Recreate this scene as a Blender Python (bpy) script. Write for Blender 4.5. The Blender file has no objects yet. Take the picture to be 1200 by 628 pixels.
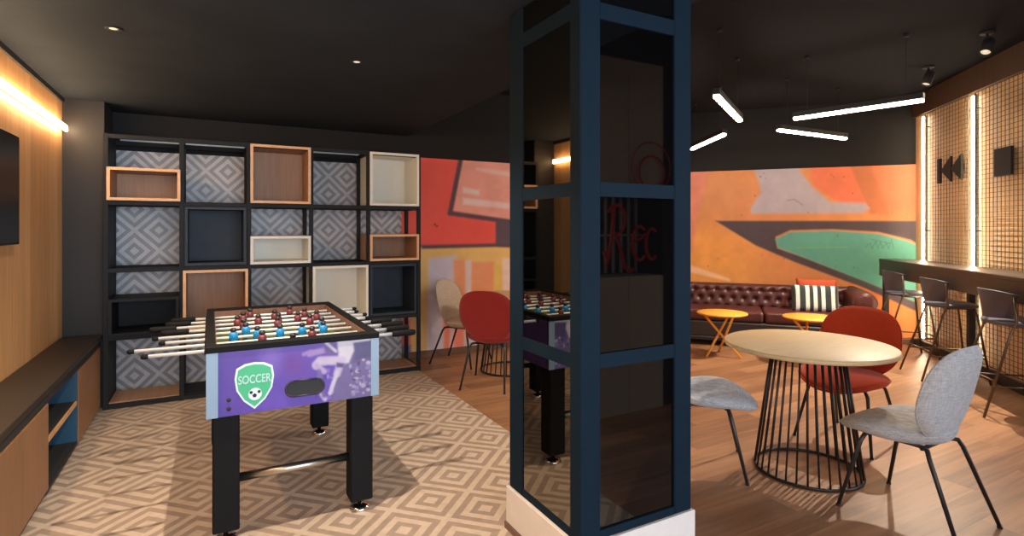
import bpy, bmesh, math, random
import numpy as np
from mathutils import Vector, Matrix
random.seed(7)
PI = math.pi
C = bpy.context.scene.collection
SC = bpy.context.scene

# ------------------------------------------------------------------ camera, light, exposure
# room axes: x along the shelf wall, y along the timber wall away from the camera, z up; camera at (0,0,1.42)
TH = math.radians(28.6); ct, st = math.cos(TH), math.sin(TH)
CAMH, FPX, HZN = 1.42, 650.0, 268.0
cam_d = bpy.data.cameras.new('camera'); cam = bpy.data.objects.new('camera', cam_d); C.objects.link(cam)
cam.location = (0, 0, CAMH); cam.rotation_euler = (PI/2, 0, -TH)
cam_d.sensor_fit = 'HORIZONTAL'; cam_d.sensor_width = 36; cam_d.lens = FPX/1200*36
cam_d.shift_y = -(314-HZN)/1200; cam_d.clip_start = .02
SC.camera = cam
SC.view_settings.view_transform = 'Standard'; SC.view_settings.look = 'None'
SC.view_settings.exposure = 0.5; SC.view_settings.gamma = 1.0; SC.view_settings.use_curve_mapping = False
SC.cycles.use_denoising = True
SC.cycles.max_bounces = 8
SC.cycles.sample_clamp_indirect = 4

W = bpy.data.worlds.new('world'); SC.world = W; W.use_nodes = True
W.node_tree.nodes['Background'].inputs[0].default_value = (.50, .60, .72, 1)
W.node_tree.nodes['Background'].inputs[1].default_value = .25

def area(name, loc, target, sx, sy, power, col, spread=180):
    d = bpy.data.lights.new(name, 'AREA'); d.shape = 'RECTANGLE'; d.size = sx; d.size_y = sy
    d.energy = power; d.color = col; d.spread = math.radians(spread)
    o = bpy.data.objects.new(name, d); C.objects.link(o); o.location = loc
    o.rotation_euler = (Vector(target)-Vector(loc)).to_track_quat('-Z', 'Y').to_euler()
    return o
def spot(name, loc, target, power, col, deg, blend=.5, r=.01):
    d = bpy.data.lights.new(name, 'SPOT'); d.energy = power; d.color = col
    d.spot_size = math.radians(deg); d.spot_blend = blend; d.shadow_soft_size = r
    o = bpy.data.objects.new(name, d); C.objects.link(o); o.location = loc
    o.rotation_euler = (Vector(target)-Vector(loc)).to_track_quat('-Z', 'Y').to_euler()
    return o
WARM = (1, .74, .46); WARM2 = (1, .84, .66)
# cool fill standing in for daylight from an unseen shopfront behind the camera
area('daylight_fill_back', (1.6, -3.3, 1.6), (1.2, 4, 1.2), 5.0, 2.4, 290, (.76, .87, 1.0))
area('daylight_fill_side', (6.6, -1.6, 1.6), (2.8, 1.6, .8), 2.4, 2.0, 110, (.76, .87, 1.0))  # unseen side fill, added to brighten the back of the grey chair

# ------------------------------------------------------------------ helpers
def lin(c):
    return tuple((v/255/12.92 if v/255 <= .04045 else ((v/255+.055)/1.055)**2.4) for v in c)
def nt(m):
    return m.node_tree.nodes, m.node_tree.links
def mat(name, rgb, rough=.5, metal=0, spec=.5, bump=0, bscale=200, var=0, vscale=8, vstretch=(1, 1, 1), coat=0):
    m = bpy.data.materials.new(name); m.use_nodes = True; n, l = nt(m); b = n['Principled BSDF']
    col = lin(rgb); b.inputs['Base Color'].default_value = (*col, 1)
    b.inputs['Roughness'].default_value = rough; b.inputs['Metallic'].default_value = metal
    b.inputs['Specular IOR Level'].default_value = spec; b.inputs['Coat Weight'].default_value = coat
    tc = n.new('ShaderNodeTexCoord')
    if var:
        mp = n.new('ShaderNodeMapping'); mp.inputs['Scale'].default_value = vstretch
        no = n.new('ShaderNodeTexNoise'); no.inputs['Scale'].default_value = vscale; no.inputs['Detail'].default_value = 6
        r = n.new('ShaderNodeValToRGB'); e = r.color_ramp.elements
        e[0].position = .3; e[1].position = .7
        e[0].color = (*[max(0, v*(1-var)) for v in col], 1); e[1].color = (*[min(1, v*(1+var)) for v in col], 1)
        l.new(tc.outputs['Object'], mp.inputs['Vector']); l.new(mp.outputs[0], no.inputs['Vector'])
        l.new(no.outputs['Fac'], r.inputs[0]); l.new(r.outputs[0], b.inputs['Base Color'])
    if bump:
        no2 = n.new('ShaderNodeTexNoise'); no2.inputs['Scale'].default_value = bscale
        bp = n.new('ShaderNodeBump'); bp.inputs['Strength'].default_value = bump; bp.inputs['Distance'].default_value = .004
        l.new(tc.outputs['Object'], no2.inputs['Vector']); l.new(no2.outputs['Fac'], bp.inputs['Height']); l.new(bp.outputs[0], b.inputs['Normal'])
    return m
def emit(name, rgb, s):
    m = bpy.data.materials.new(name); m.use_nodes = True; n, l = nt(m)
    b = n['Principled BSDF']; b.inputs['Base Color'].default_value = (.8, .8, .8, 1)
    b.inputs['Emission Color'].default_value = (*rgb, 1); b.inputs['Emission Strength'].default_value = s
    return m
def math_node(n, l, op, a, b=None):
    q = n.new('ShaderNodeMath'); q.operation = op
    for i, v in enumerate((a, b)):
        if v is None: continue
        if isinstance(v, (int, float)): q.inputs[i].default_value = v
        else: l.new(v, q.inputs[i])
    return q.outputs[0]
def planks(name, c1, c2, axis, pitch, rough=.5, seam=.75, grain=6, length=0, strength=.35):
    """timber: boards of width `pitch` counted along world axis `axis` ('X','Y','Z' or rotated), grain along the other"""
    m = bpy.data.materials.new(name); m.use_nodes = True; n, l = nt(m); b = n['Principled BSDF']
    b.inputs['Roughness'].default_value = rough
    tc = n.new('ShaderNodeTexCoord'); sp = n.new('ShaderNodeSeparateXYZ'); l.new(tc.outputs['Object'], sp.inputs[0])
    a = sp.outputs[axis[0]]; g = sp.outputs[axis[1]]
    t = math_node(n, l, 'DIVIDE', a, pitch); idx = math_node(n, l, 'FLOOR', t); fr = math_node(n, l, 'FRACT', t)
    cell = idx
    if length:
        sh = math_node(n, l, 'MULTIPLY', idx, .377)
        gl = math_node(n, l, 'ADD', math_node(n, l, 'DIVIDE', g, length), sh)
        cell = math_node(n, l, 'ADD', math_node(n, l, 'MULTIPLY', idx, 7.13), math_node(n, l, 'FLOOR', gl))
        e2 = math_node(n, l, 'LESS_THAN', math_node(n, l, 'FRACT', gl), .004/length*1.0)
    wn = n.new('ShaderNodeTexWhiteNoise'); wn.noise_dimensions = '1D'; l.new(cell, wn.inputs['W'])
    cb = n.new('ShaderNodeCombineXYZ')
    l.new(math_node(n, l, 'MULTIPLY', a, grain*8), cb.inputs[0]); l.new(math_node(n, l, 'MULTIPLY', g, grain*.45), cb.inputs[1])
    l.new(math_node(n, l, 'MULTIPLY', wn.outputs['Value'], 30), cb.inputs[2])
    no = n.new('ShaderNodeTexNoise'); no.inputs['Scale'].default_value = 1; no.inputs['Detail'].default_value = 5; no.inputs['Distortion'].default_value = .6
    l.new(cb.outputs[0], no.inputs['Vector'])
    f = math_node(n, l, 'ADD', math_node(n, l, 'MULTIPLY', no.outputs['Fac'], 1-strength), math_node(n, l, 'MULTIPLY', wn.outputs['Value'], strength))
    r = n.new('ShaderNodeValToRGB'); e = r.color_ramp.elements; e[0].position = .25; e[1].position = .75
    e[0].color = (*lin(c1), 1); e[1].color = (*lin(c2), 1); l.new(f, r.inputs[0])
    edge = math_node(n, l, 'LESS_THAN', fr, .003/pitch)
    if length: edge = math_node(n, l, 'MAXIMUM', edge, e2)
    mx = n.new('ShaderNodeMix'); mx.data_type = 'RGBA'; mx.blend_type = 'MULTIPLY'
    l.new(math_node(n, l, 'MULTIPLY', edge, 1-seam), mx.inputs['Factor']); l.new(r.outputs[0], mx.inputs['A']); mx.inputs['B'].default_value = (.15, .1, .08, 1)
    l.new(mx.outputs['Result'], b.inputs['Base Color'])
    return m
def diamonds(name, light, dark, ax, P, a0, b0, rough=.5, core=None):
    """printed tile: concentric diamonds of diagonal pitch P in the plane of axes ax"""
    m = bpy.data.materials.new(name); m.use_nodes = True; n, l = nt(m); b = n['Principled BSDF']
    b.inputs['Roughness'].default_value = rough
    tc = n.new('ShaderNodeTexCoord'); sp = n.new('ShaderNodeSeparateXYZ'); l.new(tc.outputs['Object'], sp.inputs[0])
    x, y = sp.outputs[ax[0]], sp.outputs[ax[1]]
    def cellf(v, c0):
        t = math_node(n, l, 'ADD', math_node(n, l, 'DIVIDE', math_node(n, l, 'SUBTRACT', v, c0), P), .5)
        return math_node(n, l, 'ABSOLUTE', math_node(n, l, 'SUBTRACT', math_node(n, l, 'FRACT', t), .5)), math_node(n, l, 'FLOOR', t)
    fa, ia = cellf(math_node(n, l, 'ADD', x, y), a0); fb, ib = cellf(math_node(n, l, 'SUBTRACT', x, y), b0)
    mm = math_node(n, l, 'MAXIMUM', fa, fb)
    r = n.new('ShaderNodeValToRGB'); r.color_ramp.interpolation = 'CONSTANT'
    L_, D_ = (*lin(light), 1), (*lin(dark), 1)
    e = r.color_ramp.elements; e[0].position = 0; e[0].color = L_; e[1].position = .20; e[1].color = D_
    for p_, c_ in ((.42, L_), (.66, D_), (.89, L_)):
        q = r.color_ramp.elements.new(p_); q.color = c_
    l.new(math_node(n, l, 'MULTIPLY', mm, 2), r.inputs[0])
    no = n.new('ShaderNodeTexNoise'); no.inputs['Scale'].default_value = 25; no.inputs['Detail'].default_value = 4; l.new(tc.outputs['Object'], no.inputs['Vector'])
    mx = n.new('ShaderNodeMix'); mx.data_type = 'RGBA'; mx.blend_type = 'MULTIPLY'; mx.inputs['Factor'].default_value = .35
    r2 = n.new('ShaderNodeValToRGB'); r2.color_ramp.elements[0].position = .3; r2.color_ramp.elements[0].color = (.6, .6, .6, 1); r2.color_ramp.elements[1].position = .65
    l.new(no.outputs['Fac'], r2.inputs[0]); l.new(r.outputs[0], mx.inputs['A']); l.new(r2.outputs[0], mx.inputs['B'])
    # thin joint lines of the tiles
    l.new(mx.outputs['Result'], b.inputs['Base Color'])
    return m
def vcol_mat(name, rough=.6, spec=.3):
    m = bpy.data.materials.new(name); m.use_nodes = True; n, l = nt(m); b = n['Principled BSDF']
    b.inputs['Roughness'].default_value = rough; b.inputs['Specular IOR Level'].default_value = spec
    a = n.new('ShaderNodeAttribute'); a.attribute_name = 'paint'
    l.new(a.outputs['Color'], b.inputs['Base Color'])
    return m

class MB:
    def __init__(self): self.bm = bmesh.new(); self.mi = 0
    def _mark(self, f0):
        self.bm.faces.ensure_lookup_table()
        for f in self.bm.faces[f0:]: f.material_index = self.mi
    def box(self, c, s, bev=0, M=None, seg=1):
        f0 = len(self.bm.faces); t = bmesh.new(); bmesh.ops.create_cube(t, size=1)
        for v in t.verts: v.co = Vector((v.co.x*s[0], v.co.y*s[1], v.co.z*s[2]))
        if bev: bmesh.ops.bevel(t, geom=t.edges[:], offset=bev, segments=seg, affect='EDGES', profile=.5)
        for v in t.verts: v.co = v.co + Vector(c)
        return self.add(t, M)
    def add(self, t, M=None):
        mp = {}
        for v in t.verts: mp[v] = self.bm.verts.new(M @ v.co if M else v.co)
        for f in t.faces:
            try: nf = self.bm.faces.new([mp[v] for v in f.verts]); nf.material_index = self.mi; nf.smooth = f.smooth
            except ValueError: pass
        t.free(); return self
    def span(self, a, b, bev=0):
        return self.box([(a[i]+b[i])/2 for i in range(3)], [abs(b[i]-a[i]) for i in range(3)], bev)
    def tube(self, pts, r, n=8, cap=True):
        pts = [Vector(p) for p in pts]; k = len(pts); rs = r if isinstance(r, (list, tuple)) else [r]*k
        t = bmesh.new(); rings = []; up = None
        for i, p in enumerate(pts):
            d = (pts[min(i+1, k-1)]-pts[max(i-1, 0)]).normalized()
            if up is None: up = Vector((0, 0, 1)) if abs(d.z) < .9 else Vector((1, 0, 0))
            x = d.cross(up).normalized(); y = x.cross(d).normalized(); up = y
            rings.append([t.verts.new(p+rs[i]*(math.cos(2*PI*j/n)*x+math.sin(2*PI*j/n)*y)) for j in range(n)])
        for i in range(k-1):
            for j in range(n):
                f = t.faces.new((rings[i][j], rings[i][(j+1) % n], rings[i+1][(j+1) % n], rings[i+1][j])); f.smooth = True
        if cap: t.faces.new(rings[0][::-1]); t.faces.new(rings[-1])
        return self.add(t)
    def ring(self, c, R, r, n=48, m=8):
        t = bmesh.new(); rr = []
        for i in range(n):
            a = 2*PI*i/n
            rr.append([t.verts.new((c[0]+(R+r*math.cos(2*PI*j/m))*math.cos(a), c[1]+(R+r*math.cos(2*PI*j/m))*math.sin(a), c[2]+r*math.sin(2*PI*j/m))) for j in range(m)])
        for i in range(n):
            for j in range(m):
                f = t.faces.new((rr[i][j], rr[(i+1) % n][j], rr[(i+1) % n][(j+1) % m], rr[i][(j+1) % m])); f.smooth = True
        return self.add(t)
    def lathe(self, prof, n=32, c=(0, 0, 0), M=None, smooth=True):
        t = bmesh.new(); rr = []
        for (r, z) in prof:
            if r < 1e-6: rr.append([t.verts.new((c[0], c[1], c[2]+z))])
            else: rr.append([t.verts.new((c[0]+r*math.cos(2*PI*i/n), c[1]+r*math.sin(2*PI*i/n), c[2]+z)) for i in range(n)])
        for a, b in zip(rr[:-1], rr[1:]):
            for i in range(n):
                j = (i+1) % n
                if len(a) == 1 and len(b) == 1: continue
                if len(a) == 1: f = t.faces.new((a[0], b[j], b[i]))
                elif len(b) == 1: f = t.faces.new((a[i], a[j], b[0]))
                else: f = t.faces.new((a[i], a[j], b[j], b[i]))
                f.smooth = smooth
        return self.add(t, M)
    def prism(self, poly, y0, y1, M=None, plane='xz'):
        t = bmesh.new()
        def P(p, d): return (p[0], d, p[1]) if plane == 'xz' else ((p[0], p[1], d) if plane == 'xy' else (d, p[0], p[1]))
        a = [t.verts.new(P(p, y0)) for p in poly]; b = [t.verts.new(P(p, y1)) for p in poly]
        t.faces.new(a); t.faces.new(b[::-1]); k = len(poly)
        for i in range(k): t.faces.new((a[i], b[i], b[(i+1) % k], a[(i+1) % k]))
        return self.add(t, M)
    def grid(self, fn, nu, nv, closed_u=False):
        t = bmesh.new(); g = [[t.verts.new(fn(i/nu, j/nv)) for j in range(nv+1)] for i in range(nu+1)]
        for i in range(nu):
            for j in range(nv):
                f = t.faces.new((g[i][j], g[i+1][j], g[i+1][j+1], g[i][j+1])); f.smooth = True
        return self.add(t)

def obj(name, mb, m, parent=None, smooth=None):
    me = bpy.data.meshes.new(name)
    bmesh.ops.recalc_face_normals(mb.bm, faces=mb.bm.faces[:])
    mb.bm.to_mesh(me); mb.bm.free()
    for q in (m if isinstance(m, (list, tuple)) else [m]): me.materials.append(q)
    o = bpy.data.objects.new(name, me); C.objects.link(o)
    if parent: o.parent = parent
    return o
def tag(o, label, cat, group=None):
    o['label'] = label; o['category'] = cat
    if group: o['group'] = group
    return o
def thing(name, label, cat, loc=(0, 0, 0), rotz=0, group=None):
    o = bpy.data.objects.new(name, None); C.objects.link(o); o.empty_display_size = .05
    o.location = loc; o.rotation_euler = (0, 0, rotz)
    return tag(o, label, cat, group)
def struct(name, mb, m, parent=None):
    o = obj(name, mb, m, parent); o['kind'] = 'structure'; return o
def kids(o): return [c for c in bpy.data.objects if c.parent == o]
def dup(root, loc, rotz, label, group=None):
    r = root.copy(); C.objects.link(r); r.location = loc; r.rotation_euler = (0, 0, rotz); r['label'] = label
    if group: r['group'] = group
    for ch in kids(root):
        c = ch.copy(); C.objects.link(c); c.parent = r
        for g in kids(ch):
            d = g.copy(); C.objects.link(d); d.parent = c
    return r
def text_mb(s, size, M, depth=.002, shear=0, mb=None):
    cu = bpy.data.curves.new('t', 'FONT'); cu.body = s; cu.size = size; cu.align_x = 'CENTER'; cu.align_y = 'CENTER'; cu.extrude = depth; cu.shear = shear; cu.offset = size*.012
    to = bpy.data.objects.new('t', cu); C.objects.link(to); dg = bpy.context.evaluated_depsgraph_get(); dg.update()
    me = bpy.data.meshes.new_from_object(to.evaluated_get(dg)); me.transform(M)
    mb = mb or MB(); mb.bm.from_mesh(me)
    bpy.data.objects.remove(to); bpy.data.curves.remove(cu); bpy.data.meshes.remove(me)
    return mb
def painted(name, fn, nu, nv, paint, m, parent=None):
    """a gridded flat sheet fn(a,b)->xyz whose pattern is baked to the 'paint' colour attribute by paint(world xyz arrays)"""
    mb = MB(); mb.grid(fn, nu, nv); me = bpy.data.meshes.new(name); mb.bm.to_mesh(me); mb.bm.free()
    me.materials.append(m); o = bpy.data.objects.new(name, me); C.objects.link(o)
    if parent: o.parent = parent
    co = np.empty(len(me.vertices)*3); me.vertices.foreach_get('co', co); co = co.reshape(-1, 3)
    col = np.ones((len(co), 4)); col[:, :3] = paint(co)
    at = me.color_attributes.new('paint', 'FLOAT_COLOR', 'POINT'); at.data.foreach_set('color', col.ravel().astype(np.float32))
    return o
def pixel_of(u, v, z):
    X = ct*u-st*v; Y = st*u+ct*v
    return 600+FPX*X/Y, HZN+FPX*(CAMH-z)/Y
def sdf(x, y, pts):
    d = np.full(x.shape, 1e9); ins = np.zeros(x.shape, bool); k = len(pts)
    for i in range(k):
        ax, ay = pts[i]; bx, by = pts[(i+1) % k]; ex, ey = bx-ax, by-ay; L2 = ex*ex+ey*ey+1e-9
        t = np.clip(((x-ax)*ex+(y-ay)*ey)/L2, 0, 1)
        d = np.minimum(d, np.hypot(x-ax-t*ex, y-ay-t*ey))
        c = ((ay > y) != (by > y)) & (x < (bx-ax)*(y-ay)/((by-ay) if abs(by-ay) > 1e-9 else 1e-9)+ax); ins ^= c
    return np.where(ins, -d, d)
def seg_d(x, y, a, b):
    ex, ey = b[0]-a[0], b[1]-a[1]; t = np.clip(((x-a[0])*ex+(y-a[1])*ey)/(ex*ex+ey*ey+1e-9), 0, 1)
    return np.hypot(x-a[0]-t*ex, y-a[1]-t*ey)
def vnoise(x, y, sc, seed):
    r = np.random.RandomState(seed).rand(64, 64); X, Y = x/sc, y/sc; i, j = np.floor(X).astype(int), np.floor(Y).astype(int)
    fx, fy = X-i, Y-j; fx = fx*fx*(3-2*fx); fy = fy*fy*(3-2*fy); q = lambda a, b: r[a % 64, b % 64]
    return (q(i, j)*(1-fx)+q(i+1, j)*fx)*(1-fy)+(q(i, j+1)*(1-fx)+q(i+1, j+1)*fx)*fy
class Paint:
    def __init__(self, x, y, base): self.x, self.y = x, y; self.c = np.tile(np.array(lin(base)), (len(x), 1))
    def mix(self, a, rgb): a = a[:, None]; self.c = self.c*(1-a)+np.array(lin(rgb))*a
    def ss(self, d, soft): t = np.clip((soft-d)/(2*soft), 0, 1); return t*t*(3-2*t)
    def poly(self, pts, rgb, soft=1.5, op=1): self.mix(self.ss(sdf(self.x, self.y, pts), soft)*op, rgb); return self
    def line(self, pts, w, rgb, soft=1.2, op=1):
        d = np.full(self.x.shape, 1e9)
        for a, b in zip(pts[:-1], pts[1:]): d = np.minimum(d, seg_d(self.x, self.y, a, b))
        self.mix(self.ss(d-w/2, soft)*op, rgb); return self
    def blob(self, c, rx, ry, rgb, soft=.4, op=1):
        d = np.hypot((self.x-c[0])/rx, (self.y-c[1])/ry)-1; self.mix(self.ss(d, soft)*op, rgb); return self
    def grime(self, amt, sc, seed):
        n_ = .6*vnoise(self.x, self.y, sc, seed)+.4*vnoise(self.x, self.y, sc*.35, seed+1); self.c = self.c*(1-amt+2*amt*n_)[:, None]; return self

# ------------------------------------------------------------------ materials
M = {}
M['black'] = mat('black paint', (44, 43, 43), .7, spec=.3)
M['ceil'] = mat('ceiling black', (46, 52, 60), .9, spec=.05, var=.1, vscale=3)
M['darkwall'] = mat('dark wall', (35, 34, 35), .8, spec=.2)
M['steel_black'] = mat('black powder steel', (40, 42, 46), .45)
M['shelf_black'] = mat('shelf black', (27, 28, 31), .6, spec=.25, var=.1)
M['navy'] = mat('navy lacquer', (15, 29, 41), .6, spec=.06, var=.06)
M['navybox'] = mat('navy board', (40, 50, 62), .6, var=.12)
M['white'] = mat('cream board', (236, 232, 220), .5)
M['plinth'] = mat('plinth white', (205, 196, 190), .5, var=.05)
M['brownbase'] = mat('brown base trim', (110, 80, 66), .6)
M['glass'] = mat('smoked glass', (5, 5, 6), .03, spec=.9)
M['glass'].node_tree.nodes['Principled BSDF'].inputs['IOR'].default_value = 1.5
M['mirror'] = mat('tinted mirror', (128, 121, 110), .02, metal=1)
M['chrome'] = mat('chrome', (225, 225, 225), .12, metal=1)
M['steel'] = mat('brushed steel', (190, 185, 175), .3, metal=1)
M['edge'] = mat('pale ply edge', (228, 178, 132), .5, var=.08, vscale=20)
M['boxwood'] = planks('box timber', (148, 108, 80), (182, 138, 104), ('X', 'Z'), .5, .5, 1, 7)
M['panelwood'] = planks('timber wall', (190, 138, 88), (222, 172, 116), ('Y', 'Z'), .12, .5, .75, 6)
M['cabwood'] = planks('cabinet timber', (124, 88, 58), (148, 106, 72), ('Y', 'Z'), .6, .5, 1, 6)
M['barwood'] = planks('bar wall timber', (205, 165, 120), (235, 198, 150), ('X', 'Z'), .2, .55, .9, 6)
M['bardark'] = planks('dark timber beam', (70, 50, 38), (96, 68, 50), ('X', 'Z'), 3, .55, 1, 4)
M['countertop'] = mat('dark counter', (66, 54, 46), .35, var=.1)
M['console'] = mat('console dark', (42, 35, 31), .45, var=.1)
M['blue'] = mat('blue niche', (22, 66, 92), .6)
M['tile'] = diamonds('diamond wall tile', (200, 197, 198), (146, 147, 153), ('X', 'Z'), .365, 1.047+.017+1.407, 1.064-1.407, .4)
M['floortile'] = diamonds('diamond floor tile', (200, 180, 160), (162, 142, 126), ('X', 'Y'), .428, 3.77, -1.735, .42)
M['floorwood'] = planks('oak floor', (112, 75, 52), (174, 128, 92), ('Y', 'X'), .16, .42, .8, 3, 1.4)
M['tabletop'] = mat('pale oak top', (214, 186, 142), .45, var=.06, vscale=6, vstretch=(1, 9, 1))
M['yellowtop'] = mat('honey wood', (240, 168, 62), .45, var=.08, vscale=8, vstretch=(1, 6, 1))
M['wire'] = mat('black wire', (30, 28, 28), .4)
M['meshwire'] = mat('mesh wire', (58, 46, 38), .5)
M['grey'] = None
M['leg'] = mat('black leg', (38, 38, 40), .35)
M['leather'] = mat('burgundy leather', (80, 38, 35), .35, bump=.15, bscale=60, var=.2, vscale=10)
M['sofabase'] = mat('sofa base', (40, 28, 27), .5)
M['orange'] = mat('orange cushion', (176, 72, 36), .8, bump=.1)
M['stool'] = mat('slate shell', (84, 84, 98), .4)
M['bronze'] = mat('bronze tube', (104, 88, 74), .35, metal=.8)
M['led'] = emit('warm led', (1, .78, .52), 36)
M['ledwall'] = emit('warm led wall', (1, .70, .40), 40)
M['pend'] = emit('pendant diffuser', (1, .84, .64), 32)
M['lamp'] = emit('lamp face', (1, .8, .55), .5)
M['tv'] = mat('screen black', (6, 6, 7), .3, spec=.2)
M['purple_side'] = mat('cabinet purple side', (60, 46, 110), .4)
M['silver'] = mat('pale blue corner', (126, 150, 172), .4, metal=.1)
M['rim'] = mat('table rim black', (17, 17, 18), .7, spec=.15)
M['rodsteel'] = mat('rod steel', (214, 220, 226), .4, metal=.25)
M['field'] = mat('green pitch', (92, 112, 46), .4, var=.2, vscale=14)
M['inwall'] = mat('brown inner wall', (112, 76, 58), .5, var=.25, vscale=40)
M['manblue'] = mat('blue player', (24, 128, 190), .35)
M['manred'] = mat('maroon player', (104, 44, 56), .35)
M['skin'] = mat('player head', (40, 32, 32), .4)
M['green'] = mat('badge green', (60, 170, 120), .4)
M['badgew'] = mat('badge pale border', (205, 222, 228), .4)
M['lettering'] = mat('badge lettering', (170, 205, 205), .4)
M['neon'] = mat('red sign tube', (225, 36, 36), .4)
M['greycab'] = mat('grey laminate', (190, 196, 198), .5)
M['paint'] = vcol_mat('mural paint', .6)
M['print'] = vcol_mat('printed panel', .35, .4)

def fabric(name, c1, c2, sc=1):
    m = bpy.data.materials.new(name); m.use_nodes = True; n, l = nt(m); b = n['Principled BSDF']
    b.inputs['Roughness'].default_value = .9; b.inputs['Specular IOR Level'].default_value = .15; b.inputs['Sheen Weight'].default_value = .2
    tc = n.new('ShaderNodeTexCoord'); out = []
    for s_ in ((160, 14, 14), (14, 14, 160)):
        mp = n.new('ShaderNodeMapping'); mp.inputs['Scale'].default_value = tuple(v*sc for v in s_); l.new(tc.outputs['Object'], mp.inputs[0])
        no = n.new('ShaderNodeTexNoise'); no.inputs['Scale'].default_value = 1; no.inputs['Detail'].default_value = 3; l.new(mp.outputs[0], no.inputs['Vector']); out.append(no.outputs['Fac'])
    f = math_node(n, l, 'MULTIPLY', math_node(n, l, 'ADD', out[0], out[1]), .5)
    r = n.new('ShaderNodeValToRGB'); e = r.color_ramp.elements; e[0].position = .38; e[1].position = .62; e[0].color = (*lin(c1), 1); e[1].color = (*lin(c2), 1)
    l.new(f, r.inputs[0]); l.new(r.outputs[0], b.inputs['Base Color'])
    bp = n.new('ShaderNodeBump'); bp.inputs['Strength'].default_value = .2; bp.inputs['Distance'].default_value = .002; l.new(f, bp.inputs['Height']); l.new(bp.outputs[0], b.inputs['Normal'])
    return m
M['grey'] = fabric('grey weave', (160, 163, 170), (204, 206, 210), 2.0)
M['cream'] = fabric('cream weave', (176, 164, 150), (214, 202, 186), 2.0)
M['red'] = fabric('red felt', (184, 62, 32), (200, 72, 40), 3)
M['darkred'] = fabric('dark red felt', (138, 40, 38), (152, 46, 42), 3)

# ------------------------------------------------------------------ setting
BW = 5.87            # back wall plane
CL, CR = 2.43, 3.02  # ceiling heights left and right of the bulkhead
XB = 1.84            # line where tiled floor meets oak floor
W0 = Vector((7.396, 3.371, 0)); TV_ = Vector((-.6855, -.7281, 0)); NV = Vector((-.7281, .6855, 0))   # bar wall frame
def bar(a, b, z=0): return W0+TV_*a+NV*b+Vector((0, 0, z))
BARM = Matrix(((TV_.x, NV.x, 0, W0.x), (TV_.y, NV.y, 0, W0.y), (0, 0, 1, 0), (0, 0, 0, 1)))
BARROT = math.atan2(-TV_.y, -TV_.x)   # local x runs towards the mural, local y into the room
M0 = Vector((7.573, 3.570, 0)); MD = Vector((-.652, .758, 0)).normalized(); MN = Vector((-.758, -.652, 0)).normalized()
ML = (BW-M0.y)/MD.y; CORN = M0+MD*ML

b = MB(); b.span((-1.2, -3.6, -.1), (XB, BW+.2, 0)); struct('floor', b, M['floortile'])
b = MB(); b.span((XB, -3.6, -.1), (9.5, BW+.2, 0)); struct('floor_wood', b, M['floorwood'])
b = MB(); b.span((-1.2, -3.6, CL), (XB+.06, BW+.2, CR+.2)); struct('ceiling', b, M['ceil'])
b = MB(); b.span((XB+.06, -3.6, CR), (9.5, BW+.2, CR+.2)); struct('ceiling_bar', b, mat('bar ceiling black', (36, 38, 42), .9, spec=.05))
b = MB(); b.span((-1.2, -3.6, 0), (-1.0, BW+.2, CL), 0); struct('wall_left', b, M['panelwood'])
# back wall: tiled part, mural part and dark band above
b = MB(); b.span((-1.0, BW, 0), (CORN.x+.3, BW+.2, CR)); struct('wall_back', b, M['darkwall'])
XT = 1.83            # right end of the tiled area
b = MB(); b.span((-1.0, BW-.012, 0), (XT, BW, 2.10)); struct('wall_tiles', b, M['tile'])
b = MB(); b.span((-.68, BW-.03, 2.15), (XT, BW, 2.21)); struct('trim_1', b, mat('pale strip', (170, 190, 205), .5))
b = MB(); b.span((-1.0, 5.42, 0), (-.735, BW-.012, CL)); struct('wall_nib', b, mat('dark brown panel', (30, 25, 23), .6, var=.1))
# bar wall and mural wall backing
b = MB(); b.box((-1.9, -.1, CR/2), (4.4, .2, CR), M=BARM); struct('wall_bar', b, M['darkwall'])
MR = Matrix(((MD.x, MN.x, 0, M0.x), (MD.y, MN.y, 0, M0.y), (0, 0, 1, 0), (0, 0, 0, 1)))
b = MB(); b.box((ML/2, -.11, CR/2), (ML+.2, .2, CR), M=MR); struct('wall_mural', b, M['darkwall'])

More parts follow.
